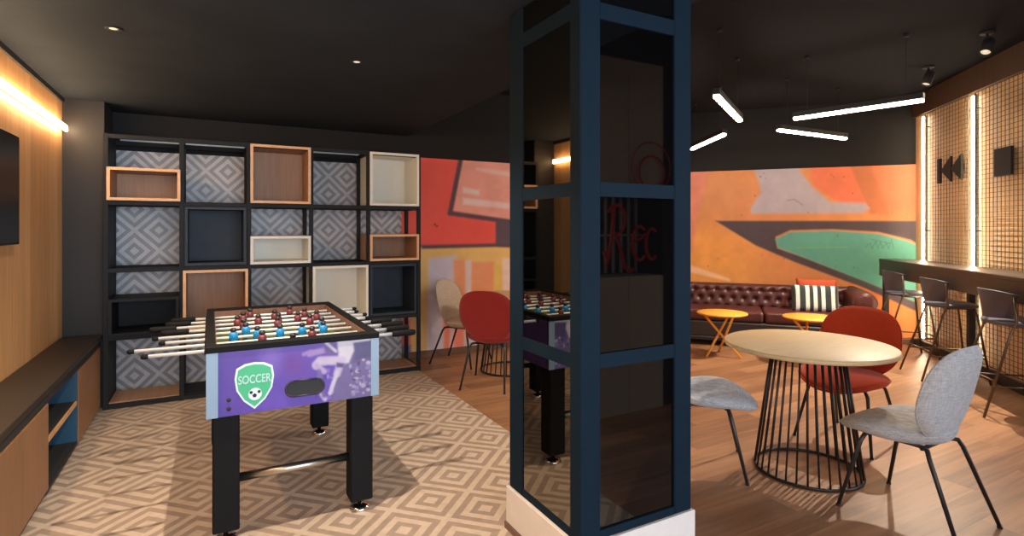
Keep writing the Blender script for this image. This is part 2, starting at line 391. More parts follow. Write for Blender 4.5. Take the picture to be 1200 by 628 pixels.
ZM = 2.205
def mural_left_paint(co):
    x, y = pixel_of(co[:, 0], co[:, 1], co[:, 2]); p = Paint(x, y, (214, 176, 108))
    q = lambda X, Y: (470+X/2.618, 160+Y/2.618)
    P_ = lambda *a: [q(*t) for t in a]
    p.poly(P_((-60, -20), (700, -20), (700, 335), (-60, 340)), (222, 84, 76), 1.5)
    p.poly(P_((193, 40), (700, 40), (700, 300), (332, 255), (160, 228)), (214, 150, 138), 1.5)
    p.poly(P_((230, 95), (330, 108), (420, 118), (420, 130), (330, 122), (232, 105)), (222, 186, 180), 2, .8)
    p.poly(P_((190, 155), (240, 165), (240, 180), (190, 172)), (222, 190, 190), 2, .9)
    p.poly(P_((190, 188), (335, 205), (335, 222), (190, 208)), (222, 190, 190), 2, .9)
    p.line(P_((193, 20), (150, 235)), 5.5, (84, 66, 78), 1.3); p.line(P_((150, 235), (340, 262), (700, 310)), 5.5, (84, 66, 78), 1.3)
    p.poly(P_((290, 256), (700, 280), (700, 345), (290, 335)), (84, 72, 82), 1.5)
    p.line(P_((-60, 342), (290, 333), (420, 338)), 4.5, (84, 66, 78), 1.3)
    p.poly(P_((85, 375), (170, 365), (170, 900), (75, 900)), (192, 184, 200), 3)
    p.poly(P_((160, 378), (200, 378), (198, 520), (165, 520)), (232, 150, 110), 2.5)
    p.poly(P_((198, 380), (216, 380), (216, 640), (198, 640)), (206, 190, 196), 2)
    p.poly(P_((216, 384), (286, 384), (286, 520), (216, 520)), (236, 142, 104), 2.5)
    p.poly(P_((286, 400), (312, 400), (312, 480), (286, 480)), (214, 178, 96), 2)
    p.poly(P_((312, 374), (345, 374), (345, 700), (312, 700)), (214, 188, 178), 2)
    p.poly(P_((345, 374), (700, 374), (700, 700), (345, 700)), (226, 140, 100), 3)
    p.poly(P_((130, 560), (150, 560), (150, 900), (130, 900)), (226, 128, 104), 2)
    p.poly(P_((160, 500), (195, 500), (195, 900), (160, 900)), (218, 130, 118), 2.5)
    p.poly(P_((195, 600), (280, 600), (280, 900), (195, 900)), (190, 184, 200), 3)
    p.poly(P_((-40, 340), (62, 340), (62, 560), (-40, 560)), (214, 176, 120), 2)
    p.poly(P_((-60, 560), (30, 560), (30, 900), (-60, 900)), (222, 90, 96), 2)
    p.poly(P_((0, 640), (30, 640), (30, 900), (0, 900)), (84, 100, 132), 2)
    for c_ in ((110, 275), (104, 270)): p.blob(q(*c_), 1.2, 1, (120, 40, 44))
    return np.minimum(p.grime(.10, 16, 3).c*1.3, .9)
b = painted('wall_back_mural', lambda a, c: (XT+(CORN.x-XT)*a, BW-.013, ZM*c), 300, 190, mural_left_paint, M['paint']); b['kind'] = 'structure'
def mural_right_paint(co):
    x, y = pixel_of(co[:, 0], co[:, 1], co[:, 2]); p = Paint(x, y, (216, 142, 90))
    q = lambda X, Y: (800+X/2.617, 180+Y/2.617)
    P_ = lambda *a: [q(*t) for t in a]
    p.blob(q(60, 330), 60, 46, (242, 166, 88), .7); p.blob(q(130, 130), 46, 34, (206, 138, 96), .7, .8); p.blob(q(300, 200), 70, 12, (216, 142, 92), .6, .8)  # first blob: lamp glow at the lower left painted into the mural orange
    p.poly(P_((-100, 40), (78, 55), (45, 190), (28, 300), (-100, 300)), (216, 132, 118), 4, .8)
    p.poly(P_((385, 20), (800, 20), (800, 205), (640, 195), (470, 145), (400, 95)), (228, 122, 90), 2.5)
    p.poly(P_((505, 20), (575, 20), (630, 185), (575, 185)), (190, 116, 78), 3, .9)
    p.blob(q(680, 195), 30, 9, (196, 126, 84), .5, .8)
    p.poly(P_((215, 40), (350, 40), (395, 100), (450, 148), (560, 152), (572, 168), (550, 182), (210, 184), (208, 168), (240, 120), (232, 80)), (178, 168, 180), 2.5)
    p.poly(P_((520, 380), (640, 440), (800, 520), (800, 700), (400, 700)), (222, 128, 64), 4, .8)
    p.poly(P_((100, 206), (800, 206), (800, 330), (700, 265), (600, 240), (460, 232), (330, 235), (285, 255), (290, 290), (355, 312), (560, 390), (800, 490), (800, 522), (560, 413), (340, 331), (225, 282)), (82, 70, 78), 1.4)
    p.poly(P_((284, 262), (330, 240), (460, 236), (600, 246), (690, 268), (800, 320), (800, 490), (560, 392), (355, 312), (292, 288)), (98, 168, 154), 1.6)
    p.blob(q(620, 330), 36, 20, (92, 156, 134), .8, .7)
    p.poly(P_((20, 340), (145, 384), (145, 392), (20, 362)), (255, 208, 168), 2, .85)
    p.line(P_((345, 289), (508, 287)), 1.1, (128, 190, 96), .8, .8)
    sc = P_((560, 285), (575, 275), (580, 292), (592, 268), (598, 292), (606, 270), (612, 290), (625, 275), (630, 292), (640, 262), (646, 290)); p.line(sc, .5, (60, 84, 76), .5, .8)
    p.line(P_((575, 262), (640, 276)), .5, (60, 84, 76), .5, .7); p.line(P_((318, 145), (340, 140), (356, 150), (368, 158)), .7, (120, 104, 112), .6, .8)
    r_ = random.Random(3)
    for i in range(26):
        p.blob(q(r_.uniform(50, 710), r_.uniform(50, 390)), r_.uniform(.4, 1.0), r_.uniform(.4, .9), (110, 70, 54), .4, .8)
    return p.grime(.10, 14, 11).c
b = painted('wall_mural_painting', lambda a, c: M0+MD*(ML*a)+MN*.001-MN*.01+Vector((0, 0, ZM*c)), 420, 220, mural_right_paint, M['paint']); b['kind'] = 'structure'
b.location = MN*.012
b = MB(); b.span((XT, BW-.03, 0), (CORN.x-.05, BW-.013, .07)); struct('baseboard_back', b, M['brownbase'])
b = MB(); b.box((ML/2, .012, .035), (ML-.1, .016, .07), M=MR); struct('baseboard_mural', b, M['brownbase'])

# ------------------------------------------------------------------ bar wall: timber panelling, wire mesh, strips
t = thing('bar_wall_panelling', 'pale timber wall panelling with dark top beam behind the bar counter', 'wall panelling', W0, BARROT)
b = MB(); b.box((-1.9, .012, 1.40), (4.33, .024, 2.74)); obj('timber_backing', b, M['barwood'], t)
b = MB(); b.box((-1.9, .03, 2.895), (4.33, .06, .25)); obj('top_beam', b, M['bardark'], t)
b = MB(); b.box((-1.9, .03, .05), (4.33, .06, .10)); obj('base_plinth', b, M['steel_black'], t)
def mesh_panel(a0, a1, label):
    t = thing('wire_mesh_panel', label, 'wire mesh', bar(a1, .062), BARROT, 'mesh panels on the bar wall'); w = a1-a0
    b = MB(); z0, z1 = .13, 2.75; n = int(w/.06)
    for i in range(n+1): x = w*i/n; b.box((x, 0, (z0+z1)/2), (.0038, .004, z1-z0))
    k = int((z1-z0)/.045)
    for i in range(k+1): b.box((w/2, .005, z0+(z1-z0)*i/k), (w, .004, .0038))
    obj('mesh_grid', b, M['meshwire'], t)
    b = MB()
    for x in (0, w): b.box((x, 0, (z0+z1)/2), (.007, .007, z1-z0+.007))
    for z in (z0, z1): b.box((w/2, 0, z), (w, .007, .007))
    obj('mesh_frame', b, M['meshwire'], t)
    for x in (.02, w-.02):
        for z in (.3, 1.4, 2.6): b = MB(); b.tube([(x, -.04, z), (x, 0, z)], .006, 6); obj('standoff', b, M['wire'], t)
mesh_panel(.07, 1.0, 'black wire mesh panel carrying the skip back symbol')
mesh_panel(1.12, 3.0, 'black wire mesh panel carrying the square stop symbol')
for i, a in enumerate((0, 1.055)):
    t = thing('led_strip_light', ['vertical glowing light strip at the mural end of the bar wall', 'vertical glowing light strip between the two wire mesh panels'][i], 'light strip', bar(a, .024), BARROT, 'vertical light strips on the bar wall')
    b = MB(); b.box((0, .008, 1.43), (.05, .016, 2.62)); obj('channel', b, M['silver'], t)
    b = MB(); b.box((0, .026, 1.43), (.032, .02, 2.6), .004); obj('diffuser', b, M['led'], t)
def sym(name, label, polys, a, z, g=None):
    o = MB()
    for pl in polys: o.prism([(-x, z_) for x, z_ in pl], 0, .02)
    o = obj(name, o, M['black']); o.location = bar(a, .075, z); o.rotation_euler = (0, 0, BARROT); tag(o, label, 'wall sign', 'playback symbols on the mesh'); return o
SYM = dict(skip=(.434, .928, 2.05), stop=(1.50, 1.75, 2.02))
a0, a1, zc = SYM['skip']; w = a1-a0; h = .27
sym('skip_back_sign', 'black skip back symbol of a bar and two triangles on mesh', [[(0, -h/2), (w*.13, -h/2), (w*.13, h/2), (0, h/2)], [(w*.16, 0), (w*.58, -h/2), (w*.58, h/2)], [(w*.58, 0), (w, -h/2), (w, h/2)]], a0, zc)
a0, a1, zc = SYM['stop']; w = a1-a0; h = .25
sym('stop_sign', 'black square stop symbol on mesh', [[(0, -h/2), (w, -h/2), (w, h/2), (0, h/2)]], a0, zc)

# bar counter
t = thing('bar_counter', 'long dark high bar counter running along the lit mesh wall', 'bar counter', W0, BARROT)
b = MB(); b.box((-1.72, .269, 1.04), (3.72, .392, .03), .003); obj('worktop', b, M['countertop'], t)
b = MB(); b.box((-1.72, .445, .955), (3.72, .03, .20), .003); obj('front_apron', b, M['countertop'], t)
b = MB(); b.box((.125, .262, .94), (.03, .33, .168), .003); obj('end_apron', b, M['countertop'], t)
for a, y in ((-.11, .40), (1.17, .12), (2.9, .12)):
    b = MB(); b.box((-a, y, .475), (.055, .055, .95), .004); b.box((-a, .24, .99), (.05, .36, .05)); obj('support_post', b, M['steel_black'], t)

# ------------------------------------------------------------------ left timber wall: light strip, screen, console
t = thing('wall_light_strip', 'long warm glowing light strip high on the left timber wall', 'light strip', (-1.0, 3.4, 2.19))
b = MB(); b.span((0, -4.4, -.012), (.022, 1.99, .012)); obj('channel', b, M['boxwood'], t)
b = MB(); b.span((.022, -4.4, -.022), (.042, 1.985, .022), .004); obj('diffuser', b, M['ledwall'], t)
b = MB(); b.span((-1.0, -3.0, CL-.035), (-.985, 5.42, CL)); struct('trim_2', b, M['black'])
t = thing('wall_screen', 'black wall mounted screen on the left timber wall', 'screen', (-1.0, 3.6, 1.64))
b = MB(); b.span((.0, -.56, -.31), (.035, .58, .31), .004); obj('housing', b, M['black'], t)
b = MB(); b.span((.035, -.548, -.298), (.037, .568, .298)); obj('display_glass', b, M['tv'], t)
t = thing('console_cabinet', 'low timber console with dark top and blue open niches under the screen', 'cabinet', (-1.0, 3.3, 0))
b = MB(); b.span((.005, -4.5, .555), (.262, 2.06, .59), .003); obj('top_board', b, M['console'], t)
b = MB(); b.span((.005, -4.5, .06), (.02, 2.06, .553)); obj('back_panel', b, M['black'], t)
for i in range(5):
    y1 = .437-i*.95; b = MB(); b.span((.235, y1-.944, .05), (.255, y1, .50), .003); obj('door', b, M['cabwood'], t)
b = MB(); b.span((.02, -4.5, .505), (.25, 2.06, .553)); obj('shadow_rail', b, M['black'], t)
for y in (.43, 1.18): b = MB(); b.span((.02, y, .03), (.25, y+.02, .505)); obj('niche_side', b, M['blue'], t)
b = MB(); b.span((.022, .45, .05), (.03, 1.18, .50)); obj('niche_back', b, M['blue'], t)
b = MB(); b.span((.03, .45, .285), (.24, 1.18, .31)); obj('niche_shelf', b, M['black'], t)
b = MB(); b.span((.24, .45, .285), (.25, 1.18, .31)); obj('shelf_edge', b, M['panelwood'], t)
b = MB(); b.span((.03, .45, .03), (.25, 1.18, .05)); obj('niche_floor', b, M['black'], t)
b = MB(); b.span((.02, 1.202, .03), (.252, 2.03, .50), .003); obj('end_panel', b, M['cabwood'], t)
b = MB(); b.span((.02, -4.5, 0), (.23, 2.03, .03)); obj('toe_kick', b, M['brownbase'], t)

# ------------------------------------------------------------------ shelf with box inserts
SX = [-.715, -.202, .302, .818, 1.340, 1.845]; SZ = [.02, .555, 1.09, 1.625, 2.15]; SY0, SY1 = 5.33, 5.76; PT = .035
t = thing('open_shelf', 'tall black open grid shelf standing against the diamond tiled wall', 'shelf', (SX[0], SY0, 0))
ox = SX[0]
for x in SX:
    for y in (PT/2, SY1-SY0-PT/2):
        b = MB(); b.box((x-ox, y, 1.085), (PT, PT, 2.17), .002); obj('upright_post', b, M['shelf_black'], t)
for z in SZ:
    for y in (PT/2, SY1-SY0-PT/2):
        b = MB(); b.box(((SX[-1]-ox)/2, y, z), (SX[-1]-ox-PT, PT*.94, PT), .002); obj('rail', b, M['shelf_black'], t)
    for x in SX:
        b = MB(); b.box((x-ox, (SY1-SY0)/2, z), (PT*.9, SY1-SY0-2*PT, PT*.9)); obj('depth_rail', b, M['shelf_black'], t)
for i in range(5):
    b = MB(); b.span((SX[i]-ox+PT/2, PT, SZ[0]+.012), (SX[i+1]-ox-PT/2, SY1-SY0-PT, SZ[0]+.026)); obj('bottom_board', b, M['boxwood'] if i in (0, 4) else M['shelf_black'], t)
b = MB(); b.span((SX[0]-ox-.012, PT, .02), (SX[0]-ox+.012, SY1-SY0-PT, 2.15)); obj('side_panel', b, M['shelf_black'], t)
def cubby(col, z0, z1, kind, label):
    x0, x1 = SX[col]+PT/2+.002, SX[col+1]-PT/2-.002; w = x1-x0; h = z1-z0; d = .40; th = .022
    if kind in ('wood', 'white'): x0 -= PT*.3; w += PT*.6
    y0 = SY0-.025 if kind != 'navy' else SY0+.02
    wall, edge = dict(wood=(M['boxwood'], M['edge']), white=(M['white'], M['white']), navy=(M['navybox'], M['navybox']), black=(M['shelf_black'], M['shelf_black']))[kind]
    t = thing('box_insert', label, 'shelf box', (x0, y0, z0), 0, 'box inserts in the black shelf')
    b = MB()
    b.span((0, .006, 0), (th, d, h)); b.span((w-th, .006, 0), (w, d, h)); b.span((th, .006, 0), (w-th, d, th)); b.span((th, .006, h-th), (w-th, d, h))
    obj('box_shell', b, wall, t)
    b = MB(); b.span((0, 0, 0), (th, .006, h)); b.span((w-th, 0, 0), (w, .006, h)); b.span((th, 0, 0), (w-th, .006, th)); b.span((th, 0, h-th), (w-th, .006, h))
    obj('front_edge', b, edge, t)
    b = MB(); b.span((th, d-.012, th), (w-th, d, h-th)); obj('back_panel', b, wall, t)
e = PT/2+.002
cubby(0, SZ[3]+e, 1.905, 'wood', 'low timber box at the top left of the shelf beside the timber wall')
cubby(2, SZ[3]+e, SZ[4]+.008, 'wood', 'square timber box in the top row of the shelf')
cubby(4, SZ[3]+e, SZ[4]+.008, 'white', 'square cream box in the top right corner of the shelf')
cubby(1, SZ[2]+e, SZ[3]-e, 'navy', 'square dark navy box in the second row, above the large timber box')
cubby(2, SZ[2]+e, 1.355, 'white', 'low cream box in the second row under the square timber box')
cubby(4, SZ[2]+e, 1.365, 'wood', 'low timber box at the right end under the top cream box')
cubby(0, SZ[1]+e, .865, 'black', 'low black box on the third row at the left end of the shelf')
cubby(1, SZ[1]+e, SZ[2]-e+.004, 'wood', 'square timber box just behind the left of the football table')
cubby(3, SZ[1]+e, SZ[2]-e+.004, 'white', 'square cream box just behind the right of the football table')
cubby(4, SZ[1]+e, SZ[2]-e, 'navy', 'square dark navy box in the third row at the right end of the shelf')

# ------------------------------------------------------------------ mirrored column
t = thing('mirrored_column', 'square navy framed column with dark glass and mirror on a white plinth', 'column'); t['kind'] = 'thing'
X0, X1, Y0, Y1, ZP = 1.25, 1.84, 1.745, 2.318, .20
ZT = CL-.003
b = MB(); b.span((X0-.012, Y0-.012, .03), (X1+.012, Y1+.012, ZP), .003); obj('plinth', b, M['plinth'], t)
b = MB(); b.span((X0-.018, Y0-.018, 0), (X1+.018, Y1+.018, .03)); obj('base_trim', b, M['brownbase'], t)
b = MB(); b.span((X0+.04, Y0+.04, ZP), (X1-.04, Y1-.04, ZT)); obj('core', b, M['black'], t)
PX, PN, PF = .098, .072, .122      # post widths: along the glass side, mirror side near, mirror side far
for (x, y, w) in ((X0, Y0, PN), (X1-PX, Y0, PN), (X0, Y1-PF, PF), (X1-PX, Y1-PF, PF)):
    b = MB(); b.span((x, y, ZP), (x+PX, y+w, ZT), .004); obj('corner_post', b, M['navy'], t)
for z, hh in ((ZP+.0165, .0165), (.8985, .0285), (1.5755, .0285), (2.2775, .0325)):
    for (p, q) in (((X0+PX, Y0+.003), (X1-PX, Y0+.038)), ((X0+PX, Y1-.038), (X1-PX, Y1-.003)), ((X0+.003, Y0+PN), (X0+.038, Y1-PF)), ((X1-.038, Y0+PN), (X1-.003, Y1-PF))):
        b = MB(); b.span((*p, z-hh), (*q, z+hh)); obj('rail', b, M['navy'], t)
zz = [ZP+.033, .870, .927, 1.547, 1.604, 2.245, 2.31, ZT]
for i in range(4):
    za, zb = zz[2*i], zz[2*i+1]
    b = MB(); b.span((X0+PX, Y0+.012, za), (X1-PX, Y0+.022, zb)); obj('glass_pane', b, M['glass'], t)
    b = MB(); b.span((X0+PX, Y1-.022, za), (X1-PX, Y1-.012, zb)); obj('glass_pane', b, M['glass'], t)
    b = MB(); b.span((X0+.006, Y0+PN, za), (X0+.016, Y1-PF, zb)); obj('mirror_pane', b, M['mirror'], t)
    b = MB(); b.span((X1-.016, Y0+PN, za), (X1-.006, Y1-PF, zb)); obj('mirror_pane', b, M['mirror'], t)

# ------------------------------------------------------------------ grey wall unit with red sign, seen in the dark glass
t = thing('grey_wall_unit', 'tall pale grey wall unit with red sign, reflected in the dark glass of the column', 'wall unit', (2.45, .21, 0))
b = MB(); b.span((0, -.35, 0), (.385, -.02, 1.05)); b.span((.389, -.35, 0), (.74, -.02, 1.05)); obj('lower_door', b, M['greycab'], t)
b = MB(); b.span((0, -.35, 1.70), (.385, -.02, 2.72)); b.span((.389, -.35, 1.70), (.74, -.02, 2.72)); obj('upper_door', b, M['greycab'], t)
b = MB(); b.span((0, -.35, 1.05), (.74, -.30, 1.70)); obj('niche_back', b, M['navybox'], t)
b = MB()
for i in range(9): b.span((.03+i*.08, -.28, 1.06), (.045+i*.08, -.26, 1.70))
b.span((0, -.28, 1.36), (.74, -.26, 1.375)); obj('niche_grille', b, M['greycab'], t)
b = MB(); b.span((-.02, -.36, 2.72), (1.2, -.01, CR-.01)); obj('top_fascia', b, M['black'], t)
b = MB(); b.span((.74, -.36, 0), (1.2, -.03, 2.72)); obj('end_stile_blocker', b, M['black'], t)  # dark stile, widened to keep the side fill's reflection out of the glass
def arc(c, r, a0, a1, n=20, rx=1): return [(c[0]+rx*r*math.cos(math.radians(a0+(a1-a0)*i/n)), 0, c[1]+r*math.sin(math.radians(a0+(a1-a0)*i/n))) for i in range(n+1)]
sg = thing('neon_sign', 'red script sign with two rings, seen reflected in the column glass', 'sign', (2.72, .21, 1.35))
sg.rotation_euler = (0, 0, 0)
b = MB(); b.tube([(-.10, 0, -.17), (-.07, 0, -.02), (-.045, 0, .20), (-.04, 0, .24)], .012); b.tube(arc((-.02, .14), .11, 150, -95, 20, .75), .012)
b.tube([(-.03, 0, .03), (.02, 0, -.08), (.06, 0, -.22), (.11, 0, -.26), (.14, 0, -.24)], .012); b.tube([(-.14, 0, -.10), (-.10, 0, -.17), (-.12, 0, -.2)], .012); obj('letter_r', b, M['neon'], sg)
b = MB(); b.tube(arc((.21, -.04), .13, 50, 310, 24, .55), .012); b.tube([(.165, 0, -.03), (.215, 0, -.01), (.265, 0, .03)], .010); obj('letter_e', b, M['neon'], sg)
b = MB(); b.tube(arc((.335, -.05), .12, 50, 310, 24, .5), .012); obj('letter_c', b, M['neon'], sg)
b = MB(); b.ring((0, 0, 0), .20, .005); b.bm.transform(Matrix.Translation((.33, 0, .55)) @ Matrix.Rotation(PI/2, 4, 'X')); obj('outer_ring', b, M['neon'], sg)
b = MB(); b.ring((0, 0, 0), .13, .008); b.bm.transform(Matrix.Translation((.335, 0, .51)) @ Matrix.Rotation(PI/2, 4, 'X')); obj('inner_ring', b, M['neon'], sg)

# ------------------------------------------------------------------ football table
TX, TY = .368, 3.443; TW, TL = .755, 1.326
t = thing('football_table', 'purple table football game with rods and players on the tiled floor', 'football table', (TX, TY, 0))
hx, hy = TW/2, TL/2; ZB, ZTOP = .583, .90
b = MB(); b.span((-hx, -hy+.02, ZB), (-hx+.03, hy-.02, ZTOP-.025)); b.span((hx-.03, -hy+.02, ZB), (hx, hy-.02, ZTOP-.025)); obj('side_panel', b, M['purple_side'], t)
b = MB(); b.span((-hx, hy-.02, ZB), (hx, hy, ZTOP-.025)); b.span((-hx+.03, -hy+.02, ZB), (hx-.03, hy-.02, ZB+.015)); obj('rear_panel', b, M['purple_side'], t)
b = MB()
b.span((-hx-.006, -hy-.006, ZTOP-.03), (hx+.006, -hy+.055, ZTOP), .004); b.span((-hx-.006, hy-.055, ZTOP-.03), (hx+.006, hy+.006, ZTOP), .004)
b.span((-hx-.006, -hy+.055, ZTOP-.03), (-hx+.034, hy-.055, ZTOP), .003); b.span((hx-.034, -hy+.055, ZTOP-.03), (hx+.006, hy-.055, ZTOP), .003); obj('top_rim', b, M['rim'], t)
b = MB(); b.span((-hx+.03, -hy+.05, .745), (hx-.03, hy-.05, .76)); obj('playfield', b, M['field'], t)
b = MB(); zl = .7605
for y in (-.3, 0, .3): b.span((-hx+.05, y-.003, zl-.001), (hx-.05, y+.003, zl))
b.lathe([(.085, zl-.001), (.085, zl), (.079, zl), (.079, zl-.001)], 32); obj('pitch_marking', b, M['white'], t)
b = MB(); b.span((-hx+.031, -hy+.05, .76), (-hx+.038, hy-.05, ZTOP-.012)); b.span((hx-.038, -hy+.05, .76), (hx-.031, hy-.05, ZTOP-.012))
b.span((-hx+.038, hy-.065, .76), (hx-.038, hy-.056, ZTOP-.012)); b.span((-hx+.038, -hy+.056, .76), (hx-.038, -hy+.065, ZTOP-.012)); obj('inner_wall', b, M['inwall'], t)
# printed front with an opening for the balls
def panel_paint(co):
    x, y = pixel_of(co[:, 0]+TX, co[:, 1]+TY, co[:, 2]); p = Paint(x, y, (108, 78, 196))
    q = lambda X, Y: (330+X/6.61, 385+Y/6.61); P_ = lambda *a: [q(*s_) for s_ in a]
    p.poly([(230, 380), (262, 380), (262, 500), (230, 500)], (66, 62, 156), 16, .9)
    p.poly([(262, 380), (300, 380), (300, 500), (262, 500)], (104, 72, 184), 14, .8)
    p.blob((318, 422), 12, 16, (138, 110, 214), .8, .8); p.blob((345, 428), 14, 12, (122, 66, 172), .8, .8); p.blob((318, 470), 26, 8, (116, 84, 206), .8)
    p.poly(P_((560, 60), (730, 60), (730, 560), (380, 580), (420, 350)), (122, 108, 168), 4)
    p.poly(P_((560, 110), (700, 90), (700, 220), (560, 260)), (92, 84, 138), 4)
    r_ = random.Random(5)
    for i in range(46):
        X, Y = r_.uniform(530, 695), r_.uniform(230, 510); p.blob(q(X, Y), r_.uniform(1, 3), r_.uniform(1, 2.6), r_.choice([(210, 204, 230), (70, 62, 110), (160, 150, 205), (186, 180, 220)]), .5, .8)
    for i in range(26):
        X, Y = r_.uniform(265, 400), r_.uniform(240, 540); p.blob(q(X, Y), r_.uniform(1, 3), r_.uniform(1, 3), r_.choice([(150, 130, 215), (84, 62, 150), (180, 166, 226), (110, 80, 180)]), .5, .7)
    # the running player: shirt, arm, shorts, thigh, knee sock, boot
    p.line(P_((215, 195), (335, 165)), 7, (178, 150, 216), 2); p.line(P_((170, 200), (230, 175)), 4, (170, 140, 216), 1.5)
    p.poly(P_((325, 130), (430, 100), (440, 200), (360, 205), (335, 180)), (116, 94, 172), 2)
    p.line(P_((345, 110), (420, 175)), 3, (226, 222, 238), 1.5)
    p.poly(P_((430, 90), (550, 90), (560, 170), (520, 265), (440, 270), (440, 190)), (232, 228, 244), 2)
    p.line(P_((470, 245), (300, 250), (270, 285)), 10, (218, 204, 236), 2); p.line(P_((270, 285), (330, 330)), 6, (198, 180, 228), 2)
    p.line(P_((455, 270), (430, 350)), 8, (210, 196, 232), 2); p.poly(P_((425, 262), (490, 270), (475, 302), (425, 300)), (92, 80, 140), 1.5)
    p.line(P_((430, 340), (375, 500)), 4.5, (222, 214, 240), 1.5); p.line(P_((310, 510), (335, 545)), 5, (214, 204, 238), 1.5); p.line(P_((290, 330), (330, 520)), 5, (132, 108, 190), 2)
    p.line(P_((555, 100), (690, 80)), 3, (226, 222, 238), 1.2)
    return p.grime(.08, 10, 21).c*.60
t_p = painted('front_panel', lambda a, c: (-hx+.004+(TW-.008)*a, -hy, ZB+(ZTOP-.03-ZB)*c), 220, 84, panel_paint, M['print'], t)
b = MB(); b.span((-hx+.004, -hy+.001, ZB), (hx-.004, -hy+.02, ZTOP-.03)); obj('front_board', b, M['purple_side'], t)
b = MB(); b.span((-hx-.004, -hy-.004, ZB), (-hx+.042, -hy-.0005, ZTOP-.03), 0); obj('corner_trim', b, M['silver'], t)
b = MB(); b.span((hx-.036, -hy-.004, ZB), (hx+.004, -hy-.0005, ZTOP-.03), 0); obj('corner_trim', b, M['silver'], t)
b = MB(); zc = .668; xc = .03
stad = [(xc+s_*.05+.036*math.cos(math.radians(a)), zc+.036*math.sin(math.radians(a))) for s_, r0 in ((1, -90), (-1, 90)) for a in range(r0, r0+181, 15)]
b.prism(stad, -hy-.0015, -hy-.0005); obj('ball_return_opening', b, mat('ball opening black', (18, 18, 20), .6), t)
b = MB(); inner = [(xc+(x-xc)*1.1, zc+(z-zc)*1.16) for x, z in stad]; k = len(stad)
for i in range(k):
    b.tube([(stad[i][0], -hy-.002, stad[i][1]), (stad[(i+1) % k][0], -hy-.002, stad[(i+1) % k][1])], .005, 6)
obj('ball_return_rim', b, mat('rim dark purple', (46, 38, 60), .4), t)
# badge
def shield(s):
    pts = [(-.075, .075), (-.04, .093), (0, .098), (.04, .093), (.075, .075), (.082, .03), (.074, -.025), (.045, -.075), (0, -.115), (-.045, -.075), (-.074, -.025), (-.082, .03)]
    return [(x*s-.188, z*s+.715) for x, z in pts]
b = MB(); b.prism(shield(1.0), -hy-.002, -hy-.0003); obj('badge_border', b, M['badgew'], t_p)
b = MB(); b.prism(shield(.90), -hy-.003, -hy-.0018); obj('badge_shield', b, M['green'], t_p)
b = text_mb('SOCCER', .047, Matrix.Translation((-.188, -hy-.0035, .735)) @ Matrix.Rotation(PI/2, 4, 'X') @ Matrix.Diagonal((.76, 1.12, 1, 1)), .0006); obj('badge_lettering', b, M['lettering'], t_p)
BX, BZ = -.186, .668
circ = lambda r, n=24, x=0, z=0, a=0: [(BX+x+r*math.cos(2*PI*i/n+a), BZ+z+r*math.sin(2*PI*i/n+a)) for i in range(n)]
b = MB(); b.prism(circ(.028), -hy-.0042, -hy-.0028); obj('badge_football', b, M['badgew'], t_p)
b = MB(); b.prism(circ(.010, 5, -.002, -.006, PI/2), -hy-.005, -hy-.0042)
for a in (30, 150): b.prism(circ(.008, 5, .019*math.cos(math.radians(a)), .019*math.sin(math.radians(a)), 0), -hy-.005, -hy-.0042)
obj('badge_football_patch', b, M['black'], t_p)
for z in (.615, .655):
    b = MB(); b.lathe([(0, 0), (.009, 0), (.009, .004), (.006, .007), (0, .007)], 14, M=Matrix.Translation((-hx+.085, -hy, z)) @ Matrix.Rotation(PI/2, 4, 'X')); obj('bolt', b, M['black'], t)
for sx in (-1, 1):
    for sy in (-1, 1):
        b = MB(); b.box((sx*(hx-.075), sy*(hy-.075), (.055+ZB)/2), (.11, .11, ZB-.055), .006); l_ = obj('leg', b, M['rim'], t)
        b = MB(); b.lathe([(0, 0), (.05, 0), (.052, .008), (.042, .018), (.03, .024), (.012, .026), (.012, .055), (0, .055)], 24, (sx*(hx-.075), sy*(hy-.075), 0)); obj('leveler_foot', b, M['chrome'], l_)
for sy in (-1, 1):
    b = MB(); b.tube([(-hx+.13, sy*(hy-.075), .272), (hx-.13, sy*(hy-.075), .272)], .020, 14); obj('cross_bar', b, M['steel'], t)
# rods
def man_mesh(m, hm):
    b = MB(); b.lathe([(0, .03), (.012, .028), (.017, .018), (.018, .0), (.015, -.02), (.011, -.035), (0, -.036)], 12); b.box((0, .004, -.062), (.016, .02, .055), .004); b.box((0, -.006, -.085), (.020, .034, .016), .004)
    b.mi = 1; b.lathe([(0, .052), (.008, .05), (.0125, .041), (.0115, .032), (.006, .026), (0, .026)], 12)
    b.bm.transform(Matrix.Diagonal((1.28, 1.28, 1.0, 1)))
    return b, [m, hm]
mb_, ms_ = man_mesh(M['manblue'], M['skin']); man_b = obj('player_figure', mb_, ms_); mb_, ms_ = man_mesh(M['manred'], M['skin']); man_r = obj('player_figure', mb_, ms_)
first = {id(man_b): True, id(man_r): True}
ZR = .856
RODS = [(1, man_r, 1, -.612), (2, man_r, 1, -.678), (5, man_b, 1, -.566), (2, man_b, 1, -.605), (3, man_r, -1, -.472), (5, man_r, -1, -.537), (3, man_r, -1, -.47), (2, man_r, -1, -.45)]
